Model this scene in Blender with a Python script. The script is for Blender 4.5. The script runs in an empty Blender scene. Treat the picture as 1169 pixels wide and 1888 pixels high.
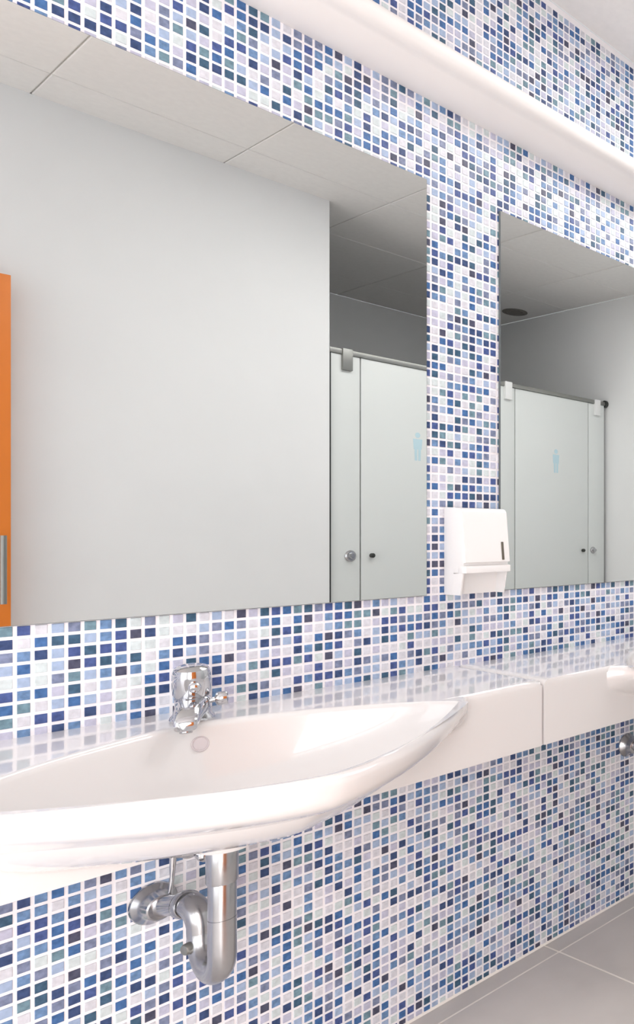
import bpy, math, random
from mathutils import Vector, Matrix

random.seed(7)
scene = bpy.context.scene
col = scene.collection
PI = math.pi

# ------------------------------------------------------------------ camera
TP = 0.0217                      # mosaic pitch (m)
CAM_Z = 1.189
CAM_D = 1.740                    # distance from the tiled wall (wall plane y = 0, room at y < 0)
YAW = math.radians(32.645)       # wall direction (+x) lies this far right of the optical axis
cd = bpy.data.cameras.new('camera')
cam = bpy.data.objects.new('camera', cd)
col.objects.link(cam)
cam.location = (0, -CAM_D, CAM_Z)
cam.rotation_euler = (PI / 2, 0, -(PI / 2 - YAW))
cd.sensor_fit = 'VERTICAL'
cd.sensor_height = 24.0
cd.sensor_width = 36.0
cd.lens = 1408.0 / 1888.0 * 24.0
cd.shift_x = (584.5 - 1416.0) / 1888.0
cd.shift_y = (985.0 - 944.0) / 1888.0
cd.clip_start = 0.01
scene.camera = cam

# ------------------------------------------------------------------ world, light, exposure
w = bpy.data.worlds.new('world')
scene.world = w
w.use_nodes = True
w.node_tree.nodes['Background'].inputs[0].default_value = (0.95, 0.97, 1.0, 1)
w.node_tree.nodes['Background'].inputs[1].default_value = 0.6
vs = scene.view_settings
vs.view_transform = 'Standard'
vs.look = 'None'
vs.gamma = 1.0
vs.use_curve_mapping = False
vs.exposure = 0.05
PANEL_LIGHT = 8.2               # added light panels in the ceiling, out of view (emission strength)
WINDOW_LIGHT = 1.5               # assumed frosted window in the end wall, out of view (emission strength)

# assumed daylight from an unseen corridor, entering through an assumed doorway behind the photographer
ld = bpy.data.lights.new('doorway_daylight', 'AREA')
ld.shape = 'RECTANGLE'
ld.size, ld.size_y = 0.86, 2.0
ld.energy = 41.0
ld.color = (1.0, 0.99, 0.985)
lo_ = bpy.data.objects.new('doorway_daylight', ld)
lo_.location = (-0.53, -2.12, 1.03)
lo_.rotation_euler = (PI / 2, 0, 0)
col.objects.link(lo_)


# ------------------------------------------------------------------ helpers
def lin(c):
    return tuple(((v / 255.0) / 12.92 if v / 255.0 <= 0.04045 else ((v / 255.0 + 0.055) / 1.055) ** 2.4) for v in c) + (1.0,)


def mat(name, rgb, rough=0.5, metal=0.0, spec=0.5, noise=0.0, scale=8.0, bump=0.0, bscale=60.0,
        trans=0.0, coat=0.0, emit=None, estr=0.0, contrast=None):
    m = bpy.data.materials.new(name)
    m.use_nodes = True
    nt = m.node_tree
    b = nt.nodes['Principled BSDF']
    base = lin(rgb)
    b.inputs['Base Color'].default_value = base
    b.inputs['Roughness'].default_value = rough
    b.inputs['Metallic'].default_value = metal
    b.inputs['Specular IOR Level'].default_value = spec
    b.inputs['Transmission Weight'].default_value = trans
    b.inputs['Coat Weight'].default_value = coat
    b.inputs['Coat Roughness'].default_value = 0.05
    if emit:
        b.inputs['Emission Color'].default_value = lin(emit)
        b.inputs['Emission Strength'].default_value = estr
    geo = None
    if noise or bump:
        geo = nt.nodes.new('ShaderNodeNewGeometry')
    if noise:
        n = nt.nodes.new('ShaderNodeTexNoise')
        n.inputs['Scale'].default_value = scale
        n.inputs['Detail'].default_value = 4
        nt.links.new(geo.outputs['Position'], n.inputs['Vector'])
        r = nt.nodes.new('ShaderNodeValToRGB')
        r.color_ramp.elements[0].position = 0.3
        r.color_ramp.elements[1].position = 0.7
        lo = tuple(v * (1 - noise) for v in base[:3]) + (1,)
        hi = tuple(min(1, v * (1 + noise) + (0.05 * noise)) for v in base[:3]) + (1,)
        r.color_ramp.elements[0].color = lo
        r.color_ramp.elements[1].color = hi
        nt.links.new(n.outputs['Fac'], r.inputs['Fac'])
        nt.links.new(r.outputs['Color'], b.inputs['Base Color'])
    if bump:
        n2 = nt.nodes.new('ShaderNodeTexNoise')
        n2.inputs['Scale'].default_value = bscale
        nt.links.new(geo.outputs['Position'], n2.inputs['Vector'])
        bp = nt.nodes.new('ShaderNodeBump')
        bp.inputs['Strength'].default_value = bump
        bp.inputs['Distance'].default_value = 0.002
        nt.links.new(n2.outputs['Fac'], bp.inputs['Height'])
        nt.links.new(bp.outputs['Normal'], b.inputs['Normal'])
    return m


M = dict(
    grout=mat('tile_grout', (250, 247, 250), 0.8, noise=0.03, scale=30),
    plaster=mat('white_plaster', (240, 240, 239), 0.75, noise=0.015, scale=3),
    moulding=mat('moulding_paint', (240, 236, 234), 0.45, noise=0.01, scale=3),
    ceilpanel=mat('ceiling_panel_board', (240, 237, 234), 0.85, noise=0.02, scale=40),
    ceilgrid=mat('ceiling_grid', (214, 210, 204), 0.6),
    floortile=mat('grey_floor_stoneware', (210, 204, 199), 0.35, noise=0.06, scale=5, bump=0.05, bscale=40),
    floorgrout=mat('floor_grout', (250, 244, 235), 0.8),
    sealant=mat('cream_sealant', (248, 243, 236), 0.5),
    ceramic=mat('white_ceramic', (228, 225, 224), 0.25, spec=0.5, coat=1.0),
    ceramicgrey=mat('overflow_ceramic', (214, 204, 206), 0.15),
    chrome=mat('polished_chrome', (205, 205, 208), 0.10, metal=1.0),
    satin=mat('satin_chrome', (186, 186, 188), 0.24, metal=1.0, noise=0.05, scale=20),
    steel=mat('brushed_steel', (150, 150, 146), 0.4, metal=0.85),
    darksteel=mat('dark_steel', (70, 72, 70), 0.4, metal=0.6),
    rubber=mat('black_rubber', (40, 40, 42), 0.6),
    mirror=mat('silvered_mirror', (236, 238, 236), 0.0, metal=1.0),
    mirroredge=mat('mirror_edge', (104, 112, 114), 0.3),
    plastic=mat('white_plastic', (238, 236, 235), 0.28),
    slotdark=mat('level_window_dark', (96, 90, 80), 0.3),
    frosted=mat('frosted_glass', (236, 239, 236), 0.35, trans=0.10, spec=0.4),
    print=mat('pale_blue_print', (198, 225, 233), 0.6),
    orange=mat('orange_laminate', (238, 132, 42), 0.35, noise=0.03, scale=4),
    lamp=mat('lamp_diffuser', (250, 250, 250), 0.5, emit=(255, 254, 254), estr=PANEL_LIGHT),
    pane=mat('daylit_frosted_pane', (245, 248, 250), 0.5, emit=(250, 252, 255), estr=WINDOW_LIGHT),  # emission stands in for daylight behind the assumed end window
    white=mat('white_lacquer', (238, 238, 236), 0.4),
    vent=mat('vent_grey', (128, 122, 116), 0.6),
)

TILE_COLS = [((54, 74, 116), 8), ((70, 88, 142), 7), ((66, 106, 158), 8), ((60, 92, 118), 5), ((74, 76, 98), 4),
             ((106, 138, 178), 9), ((122, 132, 160), 9), ((112, 142, 156), 6),
             ((164, 182, 210), 12), ((192, 192, 212), 11), ((214, 214, 222), 13), ((206, 216, 218), 9)]
TM = []
for i, (c, wt) in enumerate(TILE_COLS):
    TM.append(mat('glass_mosaic_%02d' % i, c, 0.32, spec=0.35, noise=0.24 if i < 8 else 0.10, scale=110))


def mesh(name, verts, faces, mats, smooth=False, fm=None):
    me = bpy.data.meshes.new(name)
    me.from_pydata([tuple(v) for v in verts], [], faces)
    if not isinstance(mats, (list, tuple)):
        mats = [mats]
    for m in mats:
        me.materials.append(m)
    if fm:
        me.polygons.foreach_set('material_index', fm)
    if smooth:
        me.polygons.foreach_set('use_smooth', [True] * len(me.polygons))
        if smooth != 'all':
            me.set_sharp_from_angle(angle=math.radians(38))
    me.update()
    return me


class MB:
    """collects shapes into one mesh"""

    def __init__(s):
        s.v, s.f = [], []

    def add(s, v, f):
        o = len(s.v)
        s.v += [tuple(p) for p in v]
        s.f += [tuple(i + o for i in q) for q in f]
        return s

    def box(s, x0, x1, y0, y1, z0, z1, bev=0.0):
        if bev <= 0:
            v = [(x, y, z) for z in (z0, z1) for y in (y0, y1) for x in (x0, x1)]
            f = [(0, 2, 3, 1), (4, 5, 7, 6), (0, 1, 5, 4), (2, 6, 7, 3), (0, 4, 6, 2), (1, 3, 7, 5)]
            return s.add(v, f)
        import bmesh
        bm = bmesh.new()
        bmesh.ops.create_cube(bm, size=1.0)
        for p in bm.verts:
            p.co = Vector(((x0 + x1) / 2 + p.co.x * (x1 - x0), (y0 + y1) / 2 + p.co.y * (y1 - y0),
                           (z0 + z1) / 2 + p.co.z * (z1 - z0)))
        bmesh.ops.bevel(bm, geom=bm.edges[:], offset=bev, segments=2, affect='EDGES', profile=0.6)
        bm.verts.ensure_lookup_table()
        bm.verts.index_update()
        v = [p.co[:] for p in bm.verts]
        f = [tuple(q.index for q in fa.verts) for fa in bm.faces]
        bm.free()
        return s.add(v, f)

    def sweep(s, pts, rad, n=24, caps=True):
        pts = [Vector(p) for p in pts]
        if not isinstance(rad, (list, tuple)):
            rad = [rad] * len(pts)
        t0 = (pts[1] - pts[0]).normalized()
        up = Vector((1, 0, 0)) if abs(t0.x) < 0.8 else Vector((0, 0, 1))
        nrm = (up - t0 * up.dot(t0)).normalized()
        v, f = [], []
        k = len(pts)
        for i in range(k):
            t = (pts[min(i + 1, k - 1)] - pts[max(i - 1, 0)]).normalized()
            nrm = (nrm - t * nrm.dot(t)).normalized()
            b = t.cross(nrm)
            for j in range(n):
                a = 2 * PI * j / n
                v.append(pts[i] + (nrm * math.cos(a) + b * math.sin(a)) * rad[i])
        for i in range(k - 1):
            for j in range(n):
                j2 = (j + 1) % n
                f.append((i * n + j, i * n + j2, (i + 1) * n + j2, (i + 1) * n + j))
        if caps:
            f.append(tuple(reversed(range(n))))
            f.append(tuple((k - 1) * n + j for j in range(n)))
        return s.add(v, f)

    def lathe(s, prof, origin, axis, n=32):
        """prof: (radius, distance along axis)"""
        ax = Vector(axis).normalized()
        up = Vector((0, 0, 1)) if abs(ax.z) < 0.9 else Vector((1, 0, 0))
        e1 = (up - ax * up.dot(ax)).normalized()
        e2 = ax.cross(e1)
        o = Vector(origin)
        v, f = [], []
        for (r, h) in prof:
            for j in range(n):
                a = 2 * PI * j / n
                v.append(o + ax * h + (e1 * math.cos(a) + e2 * math.sin(a)) * max(r, 1e-5))
        for i in range(len(prof) - 1):
            for j in range(n):
                j2 = (j + 1) % n
                f.append((i * n + j, i * n + j2, (i + 1) * n + j2, (i + 1) * n + j))
        f.append(tuple(reversed(range(n))))
        f.append(tuple((len(prof) - 1) * n + j for j in range(n)))
        return s.add(v, f)

    def extrude_x(s, prof, x0, x1):
        """prof: closed (y, z) polygon"""
        n = len(prof)
        v = [(x0, y, z) for y, z in prof] + [(x1, y, z) for y, z in prof]
        f = [(i, (i + 1) % n, n + (i + 1) % n, n + i) for i in range(n)]
        f.append(tuple(reversed(range(n))))
        f.append(tuple(range(n, 2 * n)))
        return s.add(v, f)

    def build(s, name, m, parent=None, smooth=True):
        me = mesh(name, s.v, s.f, m, False)
        import bmesh
        bm = bmesh.new()
        bm.from_mesh(me)
        bmesh.ops.recalc_face_normals(bm, faces=bm.faces[:])
        bm.to_mesh(me)
        bm.free()
        if smooth:
            me.polygons.foreach_set('use_smooth', [True] * len(me.polygons))
            me.set_sharp_from_angle(angle=math.radians(38))
        return link(name, me, parent)


def link(name, me, parent=None):
    o = bpy.data.objects.new(name, me)
    col.objects.link(o)
    if parent:
        o.parent = parent
        o.matrix_parent_inverse = Matrix.Translation(-parent.location)
    return o


def tag(o, label=None, cat=None, group=None, kind=None):
    if label:
        o['label'] = label
    if cat:
        o['category'] = cat
    if group:
        o['group'] = group
    if kind:
        o['kind'] = kind
    return o


def thing(name, loc, label, cat, group=None, kind=None):
    o = bpy.data.objects.new(name, None)
    o.empty_display_size = 0.05
    col.objects.link(o)
    o.location = loc
    return tag(o, label, cat, group, kind)


def copy_tree(o, dx, label, parent=None):
    """copy of a thing with its parts, shifted along the wall"""
    c = o.copy()
    col.objects.link(c)
    if parent is None:
        c.location.x += dx
        c['label'] = label
    else:
        c.parent = parent
        c.matrix_parent_inverse = o.matrix_parent_inverse.copy()
    for ch in [q for q in col.objects if q.parent == o]:
        copy_tree(ch, dx, None, c)
    return c


# ------------------------------------------------------------------ room shell
X0, X1 = -1.30, 3.72             # end walls
YW = -1.93                       # white wall facing the mirrors / cubicle fronts
YB = -3.32                       # back of the cubicles
ZC = 2.747                       # ceiling
WX = 1.90                        # where the white wall ends and the cubicles begin

wall_back = MB().box(X0, X1, 0.0, 0.12, 0, ZC).build('wall_back', M['grout'], smooth=False)
tag(wall_back, 'wall of small blue, grey and white glass mosaic tiles with white grout', 'wall', kind='structure')
wl = MB().box(X0 - 0.12, X0, YW, 0.0, 0, ZC).build('wall_left', M['plaster'], smooth=False)
tag(wl, 'plain white end wall with the frosted window', 'wall', kind='structure')
wr = MB().box(X1, X1 + 0.12, YB, 0.0, 0, ZC).build('wall_right', M['plaster'], smooth=False)
tag(wr, 'white end wall beside the last cubicle seen in the far mirror', 'wall', kind='structure')
DOOR_X0, DOOR_X1, DOOR_Z = -0.98, -0.08, 2.07  # assumed doorway opening, out of view, cut for the corridor light
wf = MB().box(X0 - 0.12, DOOR_X0, YW - 0.12, YW, 0, ZC).box(DOOR_X0, DOOR_X1, YW - 0.12, YW, DOOR_Z, ZC)
wf = wf.box(DOOR_X1, WX, YW - 0.12, YW, 0, ZC).box(WX - 0.12, WX, YB, YW - 0.12, 0, ZC).build('wall_front', M['plaster'], smooth=False)
tag(wf, 'plain white wall opposite the basins seen in the near mirror', 'wall', kind='structure')
wc = MB().box(WX - 0.12, X1 + 0.12, YB - 0.12, YB, 0, ZC).build('wall_cubicle', M['plaster'], smooth=False)
tag(wc, 'shaded wall at the back of the cubicles seen above their glass doors', 'wall', kind='structure')
pt = MB().box(2.77, 2.83, YB, YW - 0.03, 0, 2.0).build('wall_partition', M['plaster'], smooth=False)
tag(pt, 'low white partition between the two cubicles behind the frosted glass', 'wall', kind='structure')

df = MB()
for (a, b, z0, z1) in ((DOOR_X0, DOOR_X0 + 0.025, 0, DOOR_Z), (DOOR_X1 - 0.025, DOOR_X1, 0, DOOR_Z), (DOOR_X0 + 0.025, DOOR_X1 - 0.025, DOOR_Z - 0.025, DOOR_Z)):
    df.box(a, b, YW - 0.12, YW + 0.004, z0, z1)
df = df.build('trim_3', M['white'], smooth=False)
tag(df, 'white frame of the open doorway behind the photographer', 'door frame', kind='structure')

# floor with its tiles
floor = MB().box(X0, X1, YB, 0.0, -0.10, -0.0006).build('floor', M['floorgrout'], smooth=False)
tag(floor, 'floor of large warm grey tiles with pale joints', 'floor', kind='structure')
FT = 0.45
fx = [1.51 + FT * k for k in range(-7, 6)]
fy = [-0.066 - FT * k for k in range(0, 8)]
fx = [X0] + [x for x in fx if X0 + 0.02 < x < X1 - 0.02] + [X1]
fy = [0.0] + [y for y in fy if y > YB + 0.02] + [YB]
cache = {}
for i in range(len(fx) - 1):
    for j in range(len(fy) - 1):
        a, b, c, d = fx[i], fx[i + 1], fy[j + 1], fy[j]
        if (a + b) / 2 < WX - 0.1 and (c + d) / 2 < YW - 0.3:
            continue
        wx, wy = round((b - a) / 2 - 0.0025, 4), round((d - c) / 2 - 0.0025, 4)
        if (wx, wy) not in cache:
            m_ = MB()
            v = []
            for (ins, z) in ((0, -0.0006), (0, -0.0003), (0.0006, 0.0)):
                v += [(-wx + ins, -wy + ins, z), (wx - ins, -wy + ins, z), (wx - ins, wy - ins, z), (-wx + ins, wy - ins, z)]
            f = [(8, 9, 10, 11)]
            for k in (0, 4):
                for q in range(4):
                    f.append((k + q, k + (q + 1) % 4, k + 4 + (q + 1) % 4, k + 4 + q))
            cache[(wx, wy)] = mesh('floor_tile', v, f, M['floortile'])
        o = link('floor_tile', cache[(wx, wy)])
        o.location = ((a + b) / 2, (c + d) / 2, 0)
        o.parent = floor

# ceiling with its panels
ceil = MB().box(X0, X1, YB, 0.0, ZC + 0.006, ZC + 0.10).build('ceiling', M['ceilgrid'], smooth=False)
tag(ceil, 'suspended ceiling of large off-white panels', 'ceiling', kind='structure')
gx = [X0] + [0.868 + 0.6 * k for k in range(-3, 5) if X0 + 0.02 < 0.868 + 0.6 * k < X1 - 0.02] + [X1]
gy = [0.0, -0.52, -1.12, -1.72, -2.32, -2.92, YB]
LAMPS = {(1.468, -0.52), (2.068, -0.52), (2.668, -0.52)}  # ceiling cells that take an added light panel, outside the mirror view
cache = {}
lamp_cells = []
for i in range(len(gx) - 1):
    for j in range(len(gy) - 1):
        a, b, c, d = gx[i], gx[i + 1], gy[j + 1], gy[j]
        if (a + b) / 2 < WX - 0.1 and (c + d) / 2 < YW - 0.3:
            continue
        if any(abs(a - lx) < 0.01 and abs(d - ly) < 0.01 for lx, ly in LAMPS):
            lamp_cells.append((a, b, c, d))
            continue
        wx, wy = round((b - a) / 2 - 0.002, 4), round((d - c) / 2 - 0.002, 4)
        if (wx, wy) not in cache:
            v = []
            for (ins, z) in ((0, 0.006), (0, 0.002), (0.003, 0.0)):
                v += [(-wx + ins, -wy + ins, z), (wx - ins, -wy + ins, z), (wx - ins, wy - ins, z), (-wx + ins, wy - ins, z)]
            f = [(11, 10, 9, 8)]
            for k in (0, 4):
                for q in range(4):
                    f.append((k + 4 + q, k + 4 + (q + 1) % 4, k + (q + 1) % 4, k + q))
            cache[(wx, wy)] = mesh('ceiling_panel', v, f, M['ceilpanel'])
        o = link('ceiling_panel', cache[(wx, wy)])
        o.location = ((a + b) / 2, (c + d) / 2, ZC)
        o.parent = ceil
lamp_words = ['square ceiling light panel just past the end of the near washbasin',
              'square ceiling light panel above the far washbasin', 'square ceiling light panel farthest from the frosted window']
for n_, (a, b, c, d) in enumerate(sorted(lamp_cells)):  # glowing panels added out of view to brighten the white wall and basins
    t = thing('ceiling_light', ((a + b) / 2, (c + d) / 2, ZC), lamp_words[n_], 'light', 'ceiling light panels')
    fr = MB()
    a2, b2, c2, d2 = a + 0.004, b - 0.004, c + 0.004, d - 0.004
    fr.box(a2, b2, c2, c2 + 0.02, ZC - 0.006, ZC + 0.006).box(a2, b2, d2 - 0.02, d2, ZC - 0.006, ZC + 0.006)
    fr.box(a2, a2 + 0.02, c2 + 0.02, d2 - 0.02, ZC - 0.006, ZC + 0.006).box(b2 - 0.02, b2, c2 + 0.02, d2 - 0.02, ZC - 0.006, ZC + 0.006)
    fr.build('frame', M['white'], t, smooth=False)
    MB().box(a2 + 0.02, b2 - 0.02, c2 + 0.02, d2 - 0.02, ZC - 0.003, ZC + 0.005).build('diffuser', M['lamp'], t, smooth=False)

# assumed frosted window in the end wall, out of view; its panes glow
WY0, WY1, WZ0, WZ1 = -1.75, -0.20, 0.15, 2.55
win = thing('window_1', (X0, (WY0 + WY1) / 2, WZ0), 'tall frosted daylight window in the end wall', 'window', kind='structure')
fr = MB()
for (y0, y1, z0, z1) in ((WY0, WY1, WZ0, WZ0 + 0.05), (WY0, WY1, WZ1 - 0.05, WZ1), (WY0, WY0 + 0.05, WZ0 + 0.05, WZ1 - 0.05),
                         (WY1 - 0.05, WY1, WZ0 + 0.05, WZ1 - 0.05), ((WY0 + WY1) / 2 - 0.025, (WY0 + WY1) / 2 + 0.025, WZ0 + 0.05, WZ1 - 0.05)):
    fr.box(X0, X0 + 0.045, y0, y1, z0, z1)
fr.build('window_frame', M['white'], win, smooth=False)
for (y0, y1) in ((WY0 + 0.05, (WY0 + WY1) / 2 - 0.025), ((WY0 + WY1) / 2 + 0.025, WY1 - 0.05)):
    MB().box(X0 + 0.005, X0 + 0.02, y0, y1, WZ0 + 0.05, WZ1 - 0.05).build('pane', M['pane'], win, smooth=False)

# ------------------------------------------------------------------ mosaic tiles
MIR_Z0, MIR_Z1 = 1.037, 2.068
MIR_A = (-0.09, 1.1365)
MIR_B = (1.3545, 2.62)
COV_Z0, COV_Z1 = 2.273, 2.352
H1, H2 = 0.0080, 0.0074
TV = [(-H1, 0.0, -H1), (H1, 0.0, -H1), (H1, 0.0, H1), (-H1, 0.0, H1),
      (-H1, -0.0011, -H1), (H1, -0.0011, -H1), (H1, -0.0011, H1), (-H1, -0.0011, H1),
      (-H2, -0.0019, -H2), (H2, -0.0019, -H2), (H2, -0.0019, H2), (-H2, -0.0019, H2)]
TF = [(8, 9, 10, 11)]
for k in (0, 4):
    for q in range(4):
        TF.append((k + q, k + (q + 1) % 4, k + 4 + (q + 1) % 4, k + 4 + q))
tile_mesh = [mesh('tile', TV, TF, m) for m in TM]
weights = [c[1] for c in TILE_COLS]
ca, sa = math.cos(YAW), math.sin(YAW)


def project(x, y, z):
    Z = x * ca + (y + CAM_D) * sa
    X = x * sa - (y + CAM_D) * ca
    return 1416 + 1408 * X / Z, 985 - 1408 * (z - CAM_Z) / Z, Z


tiles = []
ncol0 = int((X0 - 0.3827) / TP) + 1
for n in range(ncol0, 160):
    x = 0.3827 + n * TP
    if x < X0 + 0.012 or x > X1 - 0.012:
        continue
    for k in range(-80, 60):
        z = CAM_Z - (7.45 + k) * TP
        if z < 0.0065 or z > ZC - 0.0075:
            continue
        hid = False
        for (a, b) in (MIR_A, MIR_B):
            if a + 0.009 < x < b - 0.009 and MIR_Z0 + 0.009 < z < MIR_Z1 - 0.009:
                hid = True
        if COV_Z0 + 0.009 < z < COV_Z1 - 0.009:
            hid = True
        if -0.015 < x < 2.46 and 0.70 < z < 0.838:
            hid = True
        if hid:
            continue
        tiles.append((x, z))


def score(t):
    x, z = t
    if x < 0.05:
        return 0
    px, py, Z = project(x, 0, z)
    if not (-8 < px < 1175 and -8 < py < 1896):
        return 0
    if z < 0.85 and py < 1664 - 0.288 * px + 4:
        return 0
    if 238 < px < 430 and 1560 < py < 1800:
        return 0
    if 305 < px < 425 and 1225 < py < 1340:
        return 0
    return 1.0 / (Z ** 3)


order = sorted(tiles, key=score, reverse=True)
single = order[:300]
rest = order[300:]
for (x, z) in single:
    o = bpy.data.objects.new('tile', tile_mesh[random.choices(range(len(TM)), weights)[0]])
    col.objects.link(o)
    o.location = (x, 0, z)
    o.rotation_euler = (random.uniform(-.008, .008), random.uniform(-.006, .006), random.uniform(-.008, .008))
    o.parent = wall_back
V, F, FM = [], [], []
for (x, z) in rest:
    o = len(V)
    mi = random.choices(range(len(TM)), weights)[0]
    ax, az = random.uniform(-.008, .008), random.uniform(-.008, .008)
    for (vx, vy, vz) in TV:
        V.append((x + vx, vy + vx * az + vz * ax if vy < 0 else vy, z + vz))
    for f in TF:
        F.append(tuple(i + o for i in f))
        FM.append(mi)
me = mesh('mosaic_tiles', V, F, TM, fm=FM)
o = link('mosaic_tiles', me)
o.parent = wall_back
tag(o, 'the remaining small blue, grey and white mosaic tiles', kind='stuff')

# sealant along the foot of the tiled wall
sl = MB().extrude_x([(0.0, 0.006), (-0.0025, 0.005), (-0.005, 0.002), (-0.0055, 0.0), (0.0, 0.0)], X0, X1).build('trim_2', M['sealant'])
tag(sl, 'cream sealant line where the mosaic wall meets the floor', 'trim', kind='structure')

# moulding running along the tiled wall above the mirrors
prof = [(0.0, 2.272), (-0.025, 2.2735), (-0.050, 2.279), (-0.072, 2.288), (-0.090, 2.299), (-0.098, 2.303), (-0.106, 2.304),
        (-0.116, 2.308), (-0.124, 2.316), (-0.1285, 2.327), (-0.1285, 2.338), (-0.124, 2.347), (-0.116, 2.352), (0.0, 2.352)]
mo = MB().extrude_x(prof, X0, X1).build('trim_1', M['moulding'])
tag(mo, 'white rounded plaster moulding running along the mosaic wall above the mirrors', 'moulding', kind='structure')


# ------------------------------------------------------------------ mirrors
def make_mirror(x0, x1, label):
    t = thing('wall_mirror', ((x0 + x1) / 2, -0.002, MIR_Z0), label, 'mirror', 'wall mirrors above the basins')
    MB().box(x0, x1, -0.0085, -0.002, MIR_Z0, MIR_Z1).build('edge', M['mirroredge'], t, smooth=False)
    MB().box(x0 + 0.0008, x1 - 0.0008, -0.0092, -0.0086, MIR_Z0 + 0.0008, MIR_Z1 - 0.0008).build('glass', M['mirror'], t, smooth=False)
    return t


make_mirror(*MIR_A, 'large frameless wall mirror above the near washbasin, reflecting the orange door')
make_mirror(*MIR_B, 'frameless wall mirror beyond the tiled pillar, above the far washbasin')

# ------------------------------------------------------------------ washbasin
UC = 0.598                       # centre of the near basin
PITCH = 1.2735                    # distance to the next basin
HWID = 0.6362
CY = -0.26                       # drain
LY, LA, LB, LP, LQ = -0.368, 0.385, 0.234, 1.45, 0.75      # bowl outline (lens)
LBF, LQF = 0.224, 1.0           # its front half is a little flatter
BH, BL, BP = 0.302, 0.430, 1.55                   # bulge in front of the apron
APR = -0.32


def ray_lens(dx, dy):
    lo, hi = 0.0, 1.0
    for _ in range(40):
        r = (lo + hi) / 2
        x, y = dx * r, CY + dy * r
        ok = abs(x) < LA and ((y - LY) < LB * (1 - (abs(x) / LA) ** LP) ** LQ if y > LY else (LY - y) < LBF * (1 - (abs(x) / LA) ** LP) ** LQF)
        lo, hi = (r, hi) if ok else (lo, r)
    return lo


def ray_rect(dx, dy):
    r = 9.0
    if dx:
        r = min(r, HWID / abs(dx))
    if dy > 1e-9:
        r = min(r, -CY / dy)
    if dy < -1e-9:
        r = min(r, (CY - APR) / -dy)
    return r


HULL = [(0.832, 1.0), (0.815, 0.99), (0.803, 0.96), (0.793, 0.91), (0.783, 0.83), (0.772, 0.73), (0.760, 0.63), (0.748, 0.53),
        (0.735, 0.42), (0.722, 0.30), (0.710, 0.19), (0.700, 0.09), (0.690, 0.0)]


def hull(z):
    for (za, sa_), (zb, sb_) in zip(HULL, HULL[1:]):
        if zb <= z <= za:
            return sb_ + (sa_ - sb_) * (z - zb) / (za - zb)
    return 1.0 if z > 0.8 else 0.0


def ray_out(dx, dy, q):
    r0 = ray_rect(dx, dy)
    if q <= 0.001 or dy >= 0:
        return r0
    z = 0.690 + q * 0.142
    L = BL
    x, y = dx * r0, CY + dy * r0
    if abs(y - APR) > 1e-6 or abs(x) >= L:
        return r0
    lo, hi = r0, 1.2
    for _ in range(40):
        r = (lo + hi) / 2
        x, y = dx * r, CY + dy * r
        ok = False
        if abs(x) < L:
            t = abs(x) / L
            zl = 0.832 - (0.832 - z) / (1 - 0.72 * t ** 1.4)
            ok = zl > 0.69 and -(y - APR) < BH * hull(min(zl, 0.832)) * (1 - t ** BP)
        lo, hi = (r, hi) if ok else (lo, r)
    return lo


angs = set(2 * PI * i / 240 for i in range(240))
for (x, y) in ((HWID, 0), (-HWID, 0), (HWID, APR), (-HWID, APR)):
    angs.add(math.atan2(y - CY, x) % (2 * PI))
for i in range(60):              # finer along the front apron and bulge
    for s in (-1, 1):
        angs.add(math.atan2(APR - CY, s * HWID * (i + 0.5) / 60) % (2 * PI))
angs = sorted(angs)
clean = [angs[0]]
for a in angs[1:]:
    if a - clean[-1] > 0.0025:
        clean.append(a)
angs = clean
NA = len(angs)
ZT = 0.850


def tilt(y):
    return -0.005 * max(0, -y) / 0.32


rings = []
dirs = [(math.cos(a), math.sin(a)) for a in angs]
rl = [ray_lens(*d) for d in dirs]


def ring(fn):
    out = []
    for i, (dx, dy) in enumerate(dirs):
        r, z = fn(i, dx, dy)
        x, y = dx * r, CY + dy * r
        out.append((x, y, z + tilt(y) if z > 0.72 else z))
    rings.append(out)


for rho in (0.09, 0.2, 0.32, 0.45, 0.56, 0.65, 0.72, 0.78, 0.83, 0.87, 0.905, 0.935, 0.96, 0.98):
    ring(lambda i, dx, dy: (rl[i] * rho, 0.703 + (0.8385 - 0.703) * (0.12 * rho ** 1.6 + 0.88 * rho ** 4.6)))
ring(lambda i, dx, dy: (rl[i], 0.8395))
ring(lambda i, dx, dy: (rl[i] + 0.002, 0.8445))
ring(lambda i, dx, dy: (rl[i] + 0.006, 0.8480))
ring(lambda i, dx, dy: (rl[i] + 0.011, 0.8497))
for e_ in (0.0150, 0.0165, 0.0185):
    ring(lambda i, dx, dy: (min(rl[i] + e_, ray_out(dx, dy, 1.0) - 0.012), 0.8500))


def edge_inset(i, dx, dy, ins):
    r = ray_out(dx, dy, 1.0)
    y = CY + dy * r
    if y > -0.001:
        return r                 # against the wall: no rounding
    rmin = min(rl[i] + 0.0186, r - 0.012 + 0.0006 * (0.024 - ins) * 1000 / 2)
    # convert an inset measured across the edge to one along the ray
    k = max(0.25, abs(dx) if abs(dx * r) > HWID - 0.001 else abs(dy))
    kk = ins / k if abs(y - APR) < 1e-4 or abs(dx * r) > HWID - 0.001 else ins
    return max(rmin, r - min(kk, 0.06))


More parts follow.
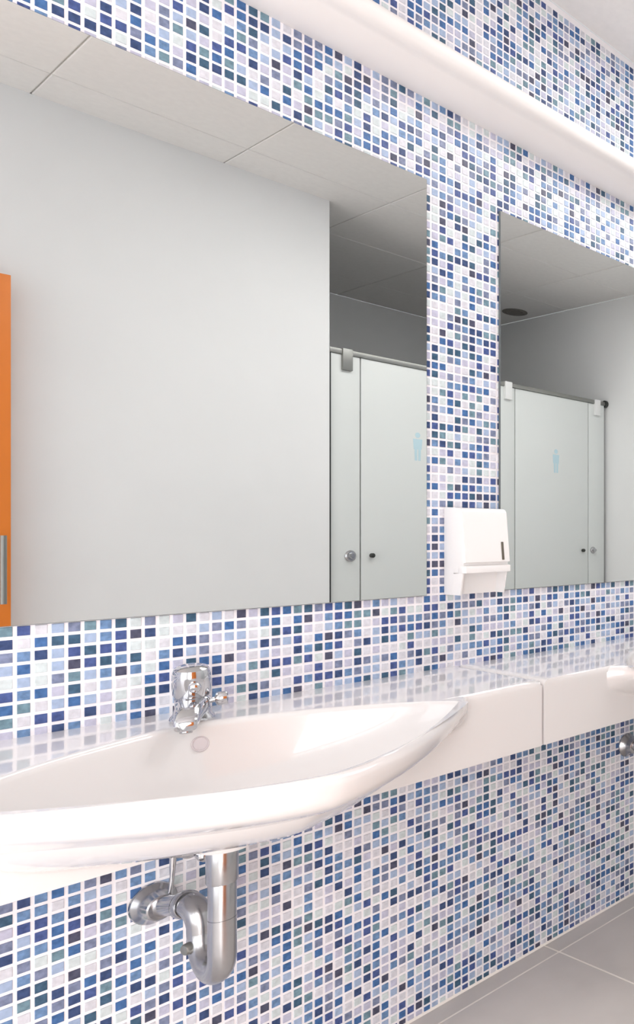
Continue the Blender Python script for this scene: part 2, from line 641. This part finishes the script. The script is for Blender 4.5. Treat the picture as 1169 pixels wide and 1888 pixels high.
for (z, ins) in ((0.8500, 0.024), (0.8500, 0.0220), (0.8500, 0.020), (0.8490, 0.012), (0.8462, 0.006), (0.8420, 0.002), (0.8365, 0.0)):
    ring(lambda i, dx, dy: (edge_inset(i, dx, dy, ins), z))
for z in [0.828 - 0.0055 * k for k in range(25)] + [0.6925]:
    q = max(0.0, min(1.0, (z - 0.690) / (0.832 - 0.690)))
    ring(lambda i, dx, dy: (ray_out(dx, dy, q), z))
ring(lambda i, dx, dy: (max(0.05, ray_rect(dx, dy) - 0.001), 0.6905))
ring(lambda i, dx, dy: (max(0.045, ray_rect(dx, dy) - 0.004), 0.690))
ring(lambda i, dx, dy: (0.035, 0.690))
V = [p for r in rings for p in r]
F = []
for k in range(len(rings) - 1):
    for i in range(NA):
        j = (i + 1) % NA
        F.append((k * NA + i, k * NA + j, (k + 1) * NA + j, (k + 1) * NA + i))
F.append(tuple(range(NA)))
F.append(tuple((len(rings) - 1) * NA + i for i in reversed(range(NA))))
basin = thing('washbasin', (UC, 0, 0.69), 'white ceramic washbasin counter with oval bowl, nearest the camera under the large mirror',
              'washbasin', 'ceramic washbasins in a row')
mb = MB()
mb.add([(UC + x, y, z) for x, y, z in V], F)
body = mb.build('body', M['ceramic'], basin)
# drain collar below, waste ring inside the bowl, overflow in the back of the bowl
MB().lathe([(0.047, 0.034), (0.0465, 0.008), (0.044, 0.002), (0.038, 0.0), (0.024, 0.0)], (UC, CY, 0.658), (0, 0, 1)).build('drain_collar', M['ceramic'], basin)
dr = MB().lathe([(0.030, 0.0), (0.031, 0.003), (0.027, 0.005), (0.020, 0.003), (0.008, 0.004)], (UC, CY, 0.7025), (0, 0, 1)).build('waste', M['chrome'], basin)
# overflow: find the bowl's back wall at the wanted height
oz = 0.812
best = None
for k in range(13):
    ra, rb = rings[k], rings[k + 1]
    i = min(range(NA), key=lambda q: abs(angs[q] - PI / 2))
    if ra[i][2] <= oz <= rb[i][2]:
        t_ = (oz - ra[i][2]) / (rb[i][2] - ra[i][2])
        p = [ra[i][c] + (rb[i][c] - ra[i][c]) * t_ for c in range(3)]
        nrm = Vector((0, -(rb[i][2] - ra[i][2]), rb[i][1] - ra[i][1])).normalized()
        best = (p, nrm)
p, nrm = best
MB().lathe([(0.0140, -0.006), (0.0140, 0.0022), (0.0130, 0.0036), (0.0112, 0.0022), (0.0106, 0.0030), (0.004, 0.0036)],
           (UC + 0.007, p[1], p[2]), nrm).build('overflow_cap', M['ceramicgrey'], basin)
basin2 = copy_tree(basin, PITCH, 'white ceramic washbasin counter beyond the joint, running off the right edge')


# ------------------------------------------------------------------ faucet
def deck_z(y):
    return ZT + tilt(y) - 0.0005


FX, FY = 0.612, -0.090
fz = deck_z(FY)
fa = thing('basin_faucet', (FX, FY, fz), 'chrome single-lever basin tap on the near washbasin', 'faucet', 'chrome basin taps')
MB().lathe([(0.033, 0.0), (0.0345, 0.003), (0.0335, 0.007), (0.0295, 0.012), (0.027, 0.022), (0.0265, 0.034), (0.0275, 0.040), (0.024, 0.043)],
           (FX, FY, fz), (0, 0, 1), 40).build('base', M['chrome'], fa)
# spout reaching forward over the bowl
sp = MB()
n = 20
sect = []
path = [(0.0, 0.026, 0.025, 0.019), (-0.025, 0.027, 0.024, 0.018), (-0.050, 0.024, 0.022, 0.016), (-0.078, 0.018, 0.0195, 0.0135),
        (-0.092, 0.013, 0.018, 0.0115), (-0.099, 0.009, 0.0165, 0.010), (-0.102, 0.007, 0.012, 0.007)]
v, f = [], []
for (dy, dz, hw, hh) in path:
    for j in range(n):
        a = 2 * PI * j / n
        cx_, sx_ = math.cos(a), math.sin(a)
        v.append((FX + hw * math.copysign(abs(cx_) ** 0.6, cx_), FY + dy, fz + dz + hh * math.copysign(abs(sx_) ** 0.6, sx_)))
for k in range(len(path) - 1):
    for j in range(n):
        j2 = (j + 1) % n
        f.append((k * n + j, k * n + j2, (k + 1) * n + j2, (k + 1) * n + j))
f.append(tuple(reversed(range(n))))
f.append(tuple((len(path) - 1) * n + j for j in range(n)))
sp.add(v, f)
spo = sp.build('spout', M['chrome'], fa)
MB().lathe([(0.0095, 0.0), (0.0095, 0.008), (0.008, 0.009), (0.006, 0.008)], (FX, FY - 0.088, fz + 0.003), (0, -0.25, -1)).build('aerator', M['satin'], spo)
# handle: rounded cap tipped towards the bowl
tipv = Vector((0.0, -0.20, 1.0))
hd = MB().lathe([(0.022, 0.0), (0.0275, 0.002), (0.029, 0.006), (0.0295, 0.030), (0.0285, 0.046), (0.0255, 0.053), (0.018, 0.0565), (0.006, 0.0575)],
                (FX - 0.001, FY + 0.004, fz + 0.044), tipv, 40).build('handle', M['chrome'], fa)
MB().lathe([(0.009, 0.0), (0.010, 0.006), (0.0085, 0.012), (0.006, 0.014), (0.003, 0.0145)], (FX + 0.006, FY - 0.027, fz + 0.064), (0.1, -1, -0.05), 24).build('temperature_mark', M['chrome'], hd)
# small side knob on a thin stem
kn = MB().sweep([(FX + 0.024, FY, fz + 0.032), (FX + 0.036, FY, fz + 0.034)], 0.0050, 14).build('stem', M['chrome'], fa)
MB().lathe([(0.006, 0.0), (0.0115, 0.002), (0.0128, 0.006), (0.0128, 0.015), (0.0115, 0.019), (0.004, 0.020)], (FX + 0.034, FY, fz + 0.034), (1, 0, 0.05), 28).build('side_knob', M['chrome'], fa)
fa.rotation_euler.z = math.radians(-26)
copy_tree(fa, PITCH, 'chrome single-lever basin tap on the far washbasin past the joint')

# ------------------------------------------------------------------ trap and waste pipe
TX, TY = 0.594, -0.255
tr = thing('waste_trap', (TX, TY, 0.40), 'chrome U-bend waste trap under the near washbasin, bent back to the tiled wall', 'trap', 'chrome waste traps')
MB().lathe([(0.0225, 0.0), (0.0232, 0.002), (0.0232, 0.060), (0.0225, 0.062)], (TX, TY, 0.598), (0, 0, 1), 36).build('tailpiece', M['satin'], tr)
MB().lathe([(0.0195, 0.0), (0.0205, 0.001), (0.0205, 0.060), (0.020, 0.062)], (TX, TY, 0.5365), (0, 0, 1), 36).build('coupling', M['satin'], tr)
RU, ZU = 0.054, 0.482
LX = 0.604                       # rear leg
pts = [(TX, TY, 0.537), (TX, TY, 0.50), (TX, TY, ZU)]
for k in range(1, 19):
    a = PI * k / 18
    pts.append((TX + (LX - TX) * k / 18, TY + RU - RU * math.cos(a), ZU - RU * math.sin(a)))
MB().sweep(pts, 0.0208, 32).build('bend', M['satin'], tr)
ry = TY + 2 * RU
pts = [(LX, ry, ZU - 0.002), (LX, ry, ZU + 0.008)]
ER = 0.030
for k in range(1, 11):
    a = PI / 2 * k / 10
    pts.append((LX - 0.006 * k / 10, ry + ER - ER * math.cos(a), ZU + 0.008 + ER * math.sin(a)))
MB().sweep(pts, 0.0215, 32).build('elbow', M['satin'], tr)
ez = ZU + 0.008 + ER
ex, ey = LX - 0.006, ry + ER
wx_, wz_ = 0.582, 0.500
pts = [(ex, ey, ez), (ex - 0.003, ey + 0.01, ez), (wx_ + 0.003, -0.03, wz_), (wx_, -0.002, wz_)]
MB().sweep(pts, [0.0180, 0.0178, 0.0178, 0.0178], 28).build('outlet_pipe', M['satin'], tr)
dv = Vector((wx_ - ex, -ey, wz_ - ez)).normalized()
MB().lathe([(0.0225, 0.0), (0.0245, 0.003), (0.0245, 0.015), (0.0225, 0.018)], Vector((ex, ey, ez)) + dv * 0.004, dv, 32).build('slip_nut', M['satin'], tr)
MB().lathe([(0.038, 0.0), (0.038, 0.003), (0.036, 0.006), (0.029, 0.012), (0.024, 0.022), (0.0225, 0.036), (0.020, 0.038), (0.018, 0.038)],
           (wx_, -0.0015, wz_), (0, -1, 0), 40).build('wall_flange', M['satin'], tr)
MB().lathe([(0.009, 0.0), (0.010, 0.002), (0.010, 0.012), (0.008, 0.015), (0.003, 0.016)], (LX - 0.016, ry - 0.006, ZU - 0.022), (-1, -0.35, 0), 20).build('cleaning_plug', M['steel'], tr)
copy_tree(tr, PITCH, 'chrome U-bend waste trap under the far washbasin at the right edge')

# ------------------------------------------------------------------ supply valve with its tube
VX, VZ = 0.640, 0.585
va = thing('supply_valve', (VX, 0, VZ), 'small chrome supply valve on the tiles behind the near waste trap', 'valve', 'chrome supply valves')
MB().lathe([(0.022, 0.0), (0.0215, 0.004), (0.012, 0.009), (0.0105, 0.012), (0.0105, 0.045), (0.0115, 0.046), (0.0115, 0.060), (0.009, 0.062)],
           (VX, -0.0015, VZ), (0, -1, 0), 28).build('body', M['chrome'], va)
MB().lathe([(0.006, 0.0), (0.011, 0.003), (0.0135, 0.009), (0.0125, 0.016), (0.008, 0.020), (0.003, 0.021)], (VX, -0.058, VZ), (0, -1, 0), 28).build('knob', M['chrome'], va)
MB().sweep([(VX, -0.045, VZ), (VX - 0.025, -0.045, VZ + 0.004), (VX - 0.046, -0.045, VZ + 0.010)], [0.0075, 0.0065, 0.0065], 18).build('outlet', M['chrome'], va)
tp = [(VX - 0.042, -0.045, VZ + 0.0), (VX - 0.043, -0.045, VZ + 0.02), (VX - 0.044, -0.048, VZ + 0.05), (VX - 0.040, -0.056, VZ + 0.107)]
MB().sweep(tp, 0.0052, 14).build('supply_tube', M['satin'], va)
dn = [(VX - 0.042, -0.045, VZ + 0.006), (VX - 0.043, -0.044, VZ - 0.03), (VX - 0.046, -0.040, VZ - 0.075)]
MB().sweep(dn, [0.0060, 0.0038, 0.0038], 14).build('drain_rod', M['chrome'], va)
copy_tree(va, PITCH, 'small chrome supply valve under the far washbasin at the right edge')

# ------------------------------------------------------------------ paper towel dispenser on the pillar
DX0, DX1 = 1.189, 1.322
dp = thing('towel_dispenser', ((DX0 + DX1) / 2, 0, 1.036), 'white plastic paper towel dispenser fixed to the tiled pillar between the mirrors', 'dispenser')
prof = [(-0.0022, 1.036), (-0.0022, 1.258), (-0.062, 1.255), (-0.070, 1.252), (-0.0750, 1.245), (-0.0885, 1.1185), (-0.0805, 1.1165),
        (-0.0805, 1.1095), (-0.078, 1.092), (-0.040, 1.090), (-0.034, 1.036)]
bd = MB().extrude_x(prof, DX0, DX1)
bd.build('case', M['plastic'], dp)
MB().box(DX0 - 0.0006, DX1 + 0.0006, -0.0915, -0.060, 1.0915, 1.1095, 0.0025).build('pull_lip', M['plastic'], dp)
for (xa, xb) in ((DX0, DX0 + 0.004), (DX1 - 0.004, DX1)):
    MB().extrude_x([(-0.0402, 1.0915), (-0.078, 1.0915), (-0.066, 1.036), (-0.0342, 1.036)], xa, xb).build('side_cheek', M['plastic'], dp, smooth=False)
lw = MB().box(-0.0033, 0.0033, -0.0012, 0.0012, -0.0235, 0.0235, 0.0010).build('level_window', M['slotdark'], dp)
lw.matrix_parent_inverse = Matrix.Translation(-dp.location)
lw.location = (DX1 - 0.0205, -0.0862, 1.146)
lw.rotation_euler = (-math.atan2(0.0135, 0.1265), 0, 0)

# ------------------------------------------------------------------ cubicle fronts (seen in the mirrors)
RZ = 2.055
rail = thing('door_rail', ((WX + X1) / 2, YW - 0.02, RZ), 'brushed steel rail carrying the frosted cubicle glass', 'rail')
MB().box(WX + 0.004, X1 - 0.022, YW - 0.030, YW - 0.004, RZ - 0.010, RZ + 0.014, 0.003).build('bar', M['steel'], rail)
MB().lathe([(0.020, 0.0), (0.024, 0.002), (0.024, 0.018), (0.020, 0.020)], (X1 - 0.022, YW - 0.017, RZ + 0.002), (1, 0, 0), 24).build('end_cap', M['darksteel'], rail)


def glass(name, x0, x1, label, cat, clamps=(), knobs=(), pins=(), sign=None, z0=0.02):
    t = thing(name, ((x0 + x1) / 2, YW - 0.017, z0), label, cat, 'frosted glass cubicle fronts')
    MB().box(x0, x1, YW - 0.022, YW - 0.012, z0, RZ - 0.011, 0.0012).build('pane', M['frosted'], t)
    for (x, m_) in clamps:
        MB().box(x - 0.024, x + 0.024, YW - 0.032, YW + 0.004, RZ - 0.085, RZ + 0.018, 0.003).build('clamp', M[m_], t)
    for (x, z, r) in knobs:
        MB().lathe([(r, 0.0), (r, 0.004), (r * 0.8, 0.010), (r * 0.55, 0.011), (r * 0.5, 0.022), (r * 0.42, 0.026), (r * .1, 0.027)],
                   (x, YW - 0.012, z), (0, 1, 0), 28).build('lock_knob', M['satin'], t)
    for (x, z, r) in pins:
        MB().lathe([(r, 0.0), (r, 0.016), (r * 0.7, 0.020), (r * 0.2, 0.021)], (x, YW - 0.012, z), (0, 1, 0), 20).build('pull_pin', M['darksteel'], t)
    if sign:
        x, z = sign
        y = YW - 0.0118
        v, f = [], []
        # plain standing figure: round head over a tapered body with two legs
        nn = 20
        v += [(x + 0.014 * math.cos(2 * PI * k / nn), y, z + 0.062 + 0.014 * math.sin(2 * PI * k / nn)) for k in range(nn)]
        f.append(tuple(range(nn)))
        o_ = len(v)
        v += [(x - 0.026, y, z + 0.042), (x + 0.026, y, z + 0.042), (x + 0.022, y, z - 0.012), (x - 0.022, y, z - 0.012)]
        f.append((o_, o_ + 1, o_ + 2, o_ + 3))
        for s in (-1, 1):
            o_ = len(v)
            v += [(x + s * 0.003, y, z - 0.012), (x + s * 0.018, y, z - 0.012), (x + s * 0.016, y, z - 0.070), (x + s * 0.003, y, z - 0.070)]
            f.append((o_, o_ + 1, o_ + 2, o_ + 3))
        v2 = [(a, b + 0.0006, c) for a, b, c in v]
        nv = len(v)
        f2 = [tuple(i + nv for i in q) for q in f]
        side = []
        for q in f:
            for k in range(len(q)):
                a, b = q[k], q[(k + 1) % len(q)]
                side.append((a, b, b + nv, a + nv))
        MB().add(v + v2, f + f2 + side).build('pictogram', M['print'], t, smooth=False)
    return t


gp = glass('glass_panel', WX + 0.010, 2.050, 'narrow fixed frosted panel with round lock knob beside the white wall', 'panel',
      clamps=((1.985, 'steel'),), knobs=((2.004, 1.085, 0.027),), z0=0.0)
MB().box(WX, WX + 0.008, YW - 0.034, YW - 0.002, 0.0, RZ - 0.012).build('wall_channel', M['darksteel'], gp, smooth=False)
glass('cubicle_door', 2.056, 2.632, 'frosted glass cubicle door seen in the near mirror', 'door', pins=((2.108, 1.085, 0.011),), sign=(2.353, 1.640), z0=0.012)
glass('glass_panel', 2.638, 2.966, 'wide fixed frosted panel between the two cubicle doors', 'panel', clamps=((2.915, 'white'), (2.69, 'steel')), z0=0.0)
glass('cubicle_door', 2.972, 3.548, 'frosted glass cubicle door seen in the far mirror', 'door', pins=((3.502, 1.085, 0.010),), sign=(3.280, 1.640), z0=0.012)
glass('glass_panel', 3.554, 3.694, 'narrow fixed frosted panel with lock knob beside the far end wall', 'panel',
      clamps=((3.624, 'white'),), knobs=((3.592, 1.085, 0.022),), z0=0.0)

# round vent in the cubicle ceiling
vt = thing('ceiling_vent', (3.55, -2.66, ZC), 'round dark vent in the ceiling of the far cubicle', 'vent')
MB().lathe([(0.085, 0.0), (0.085, 0.004), (0.070, 0.009), (0.062, 0.008), (0.060, 0.003)], (3.55, -2.66, ZC + 0.0005), (0, 0, -1), 36).build('rim', M['vent'], vt)
MB().lathe([(0.056, 0.0), (0.056, 0.010), (0.046, 0.014), (0.005, 0.014)], (3.55, -2.66, ZC + 0.0005), (0, 0, -1), 36).build('disc', M['vent'], vt)

# ------------------------------------------------------------------ orange door leaf opened against the white wall
DL0, DL1, DYF = -0.07, 0.800, YW + 0.075
door = thing('door_1', (DL0, YW, 0), 'orange door leaf standing open against the white wall, reflected at the left edge', 'door', kind='structure')
MB().box(DL0, DL1, DYF - 0.042, DYF, 0.008, 2.072, 0.002).build('leaf', M['orange'], door)
for z in (0.25, 1.05, 1.85):
    hb = MB().sweep([(DL0 - 0.008, DYF - 0.050, z - 0.05), (DL0 - 0.008, DYF - 0.050, z + 0.05)], 0.008, 14)
    hb.box(DL0 - 0.012, DL0 + 0.004, YW, DYF - 0.044, z - 0.045, z + 0.045)
    hb.build('hinge', M['steel'], door)
hp = MB().sweep([(0.771, DYF + 0.045, 0.955), (0.771, DYF + 0.045, 1.185)], 0.009, 18)
hp.sweep([(0.771, DYF - 0.001, 0.985), (0.771, DYF + 0.045, 0.985)], 0.007, 14)
hp.sweep([(0.771, DYF - 0.001, 1.155), (0.771, DYF + 0.045, 1.155)], 0.007, 14)
hp.build('pull_handle', M['steel'], door)
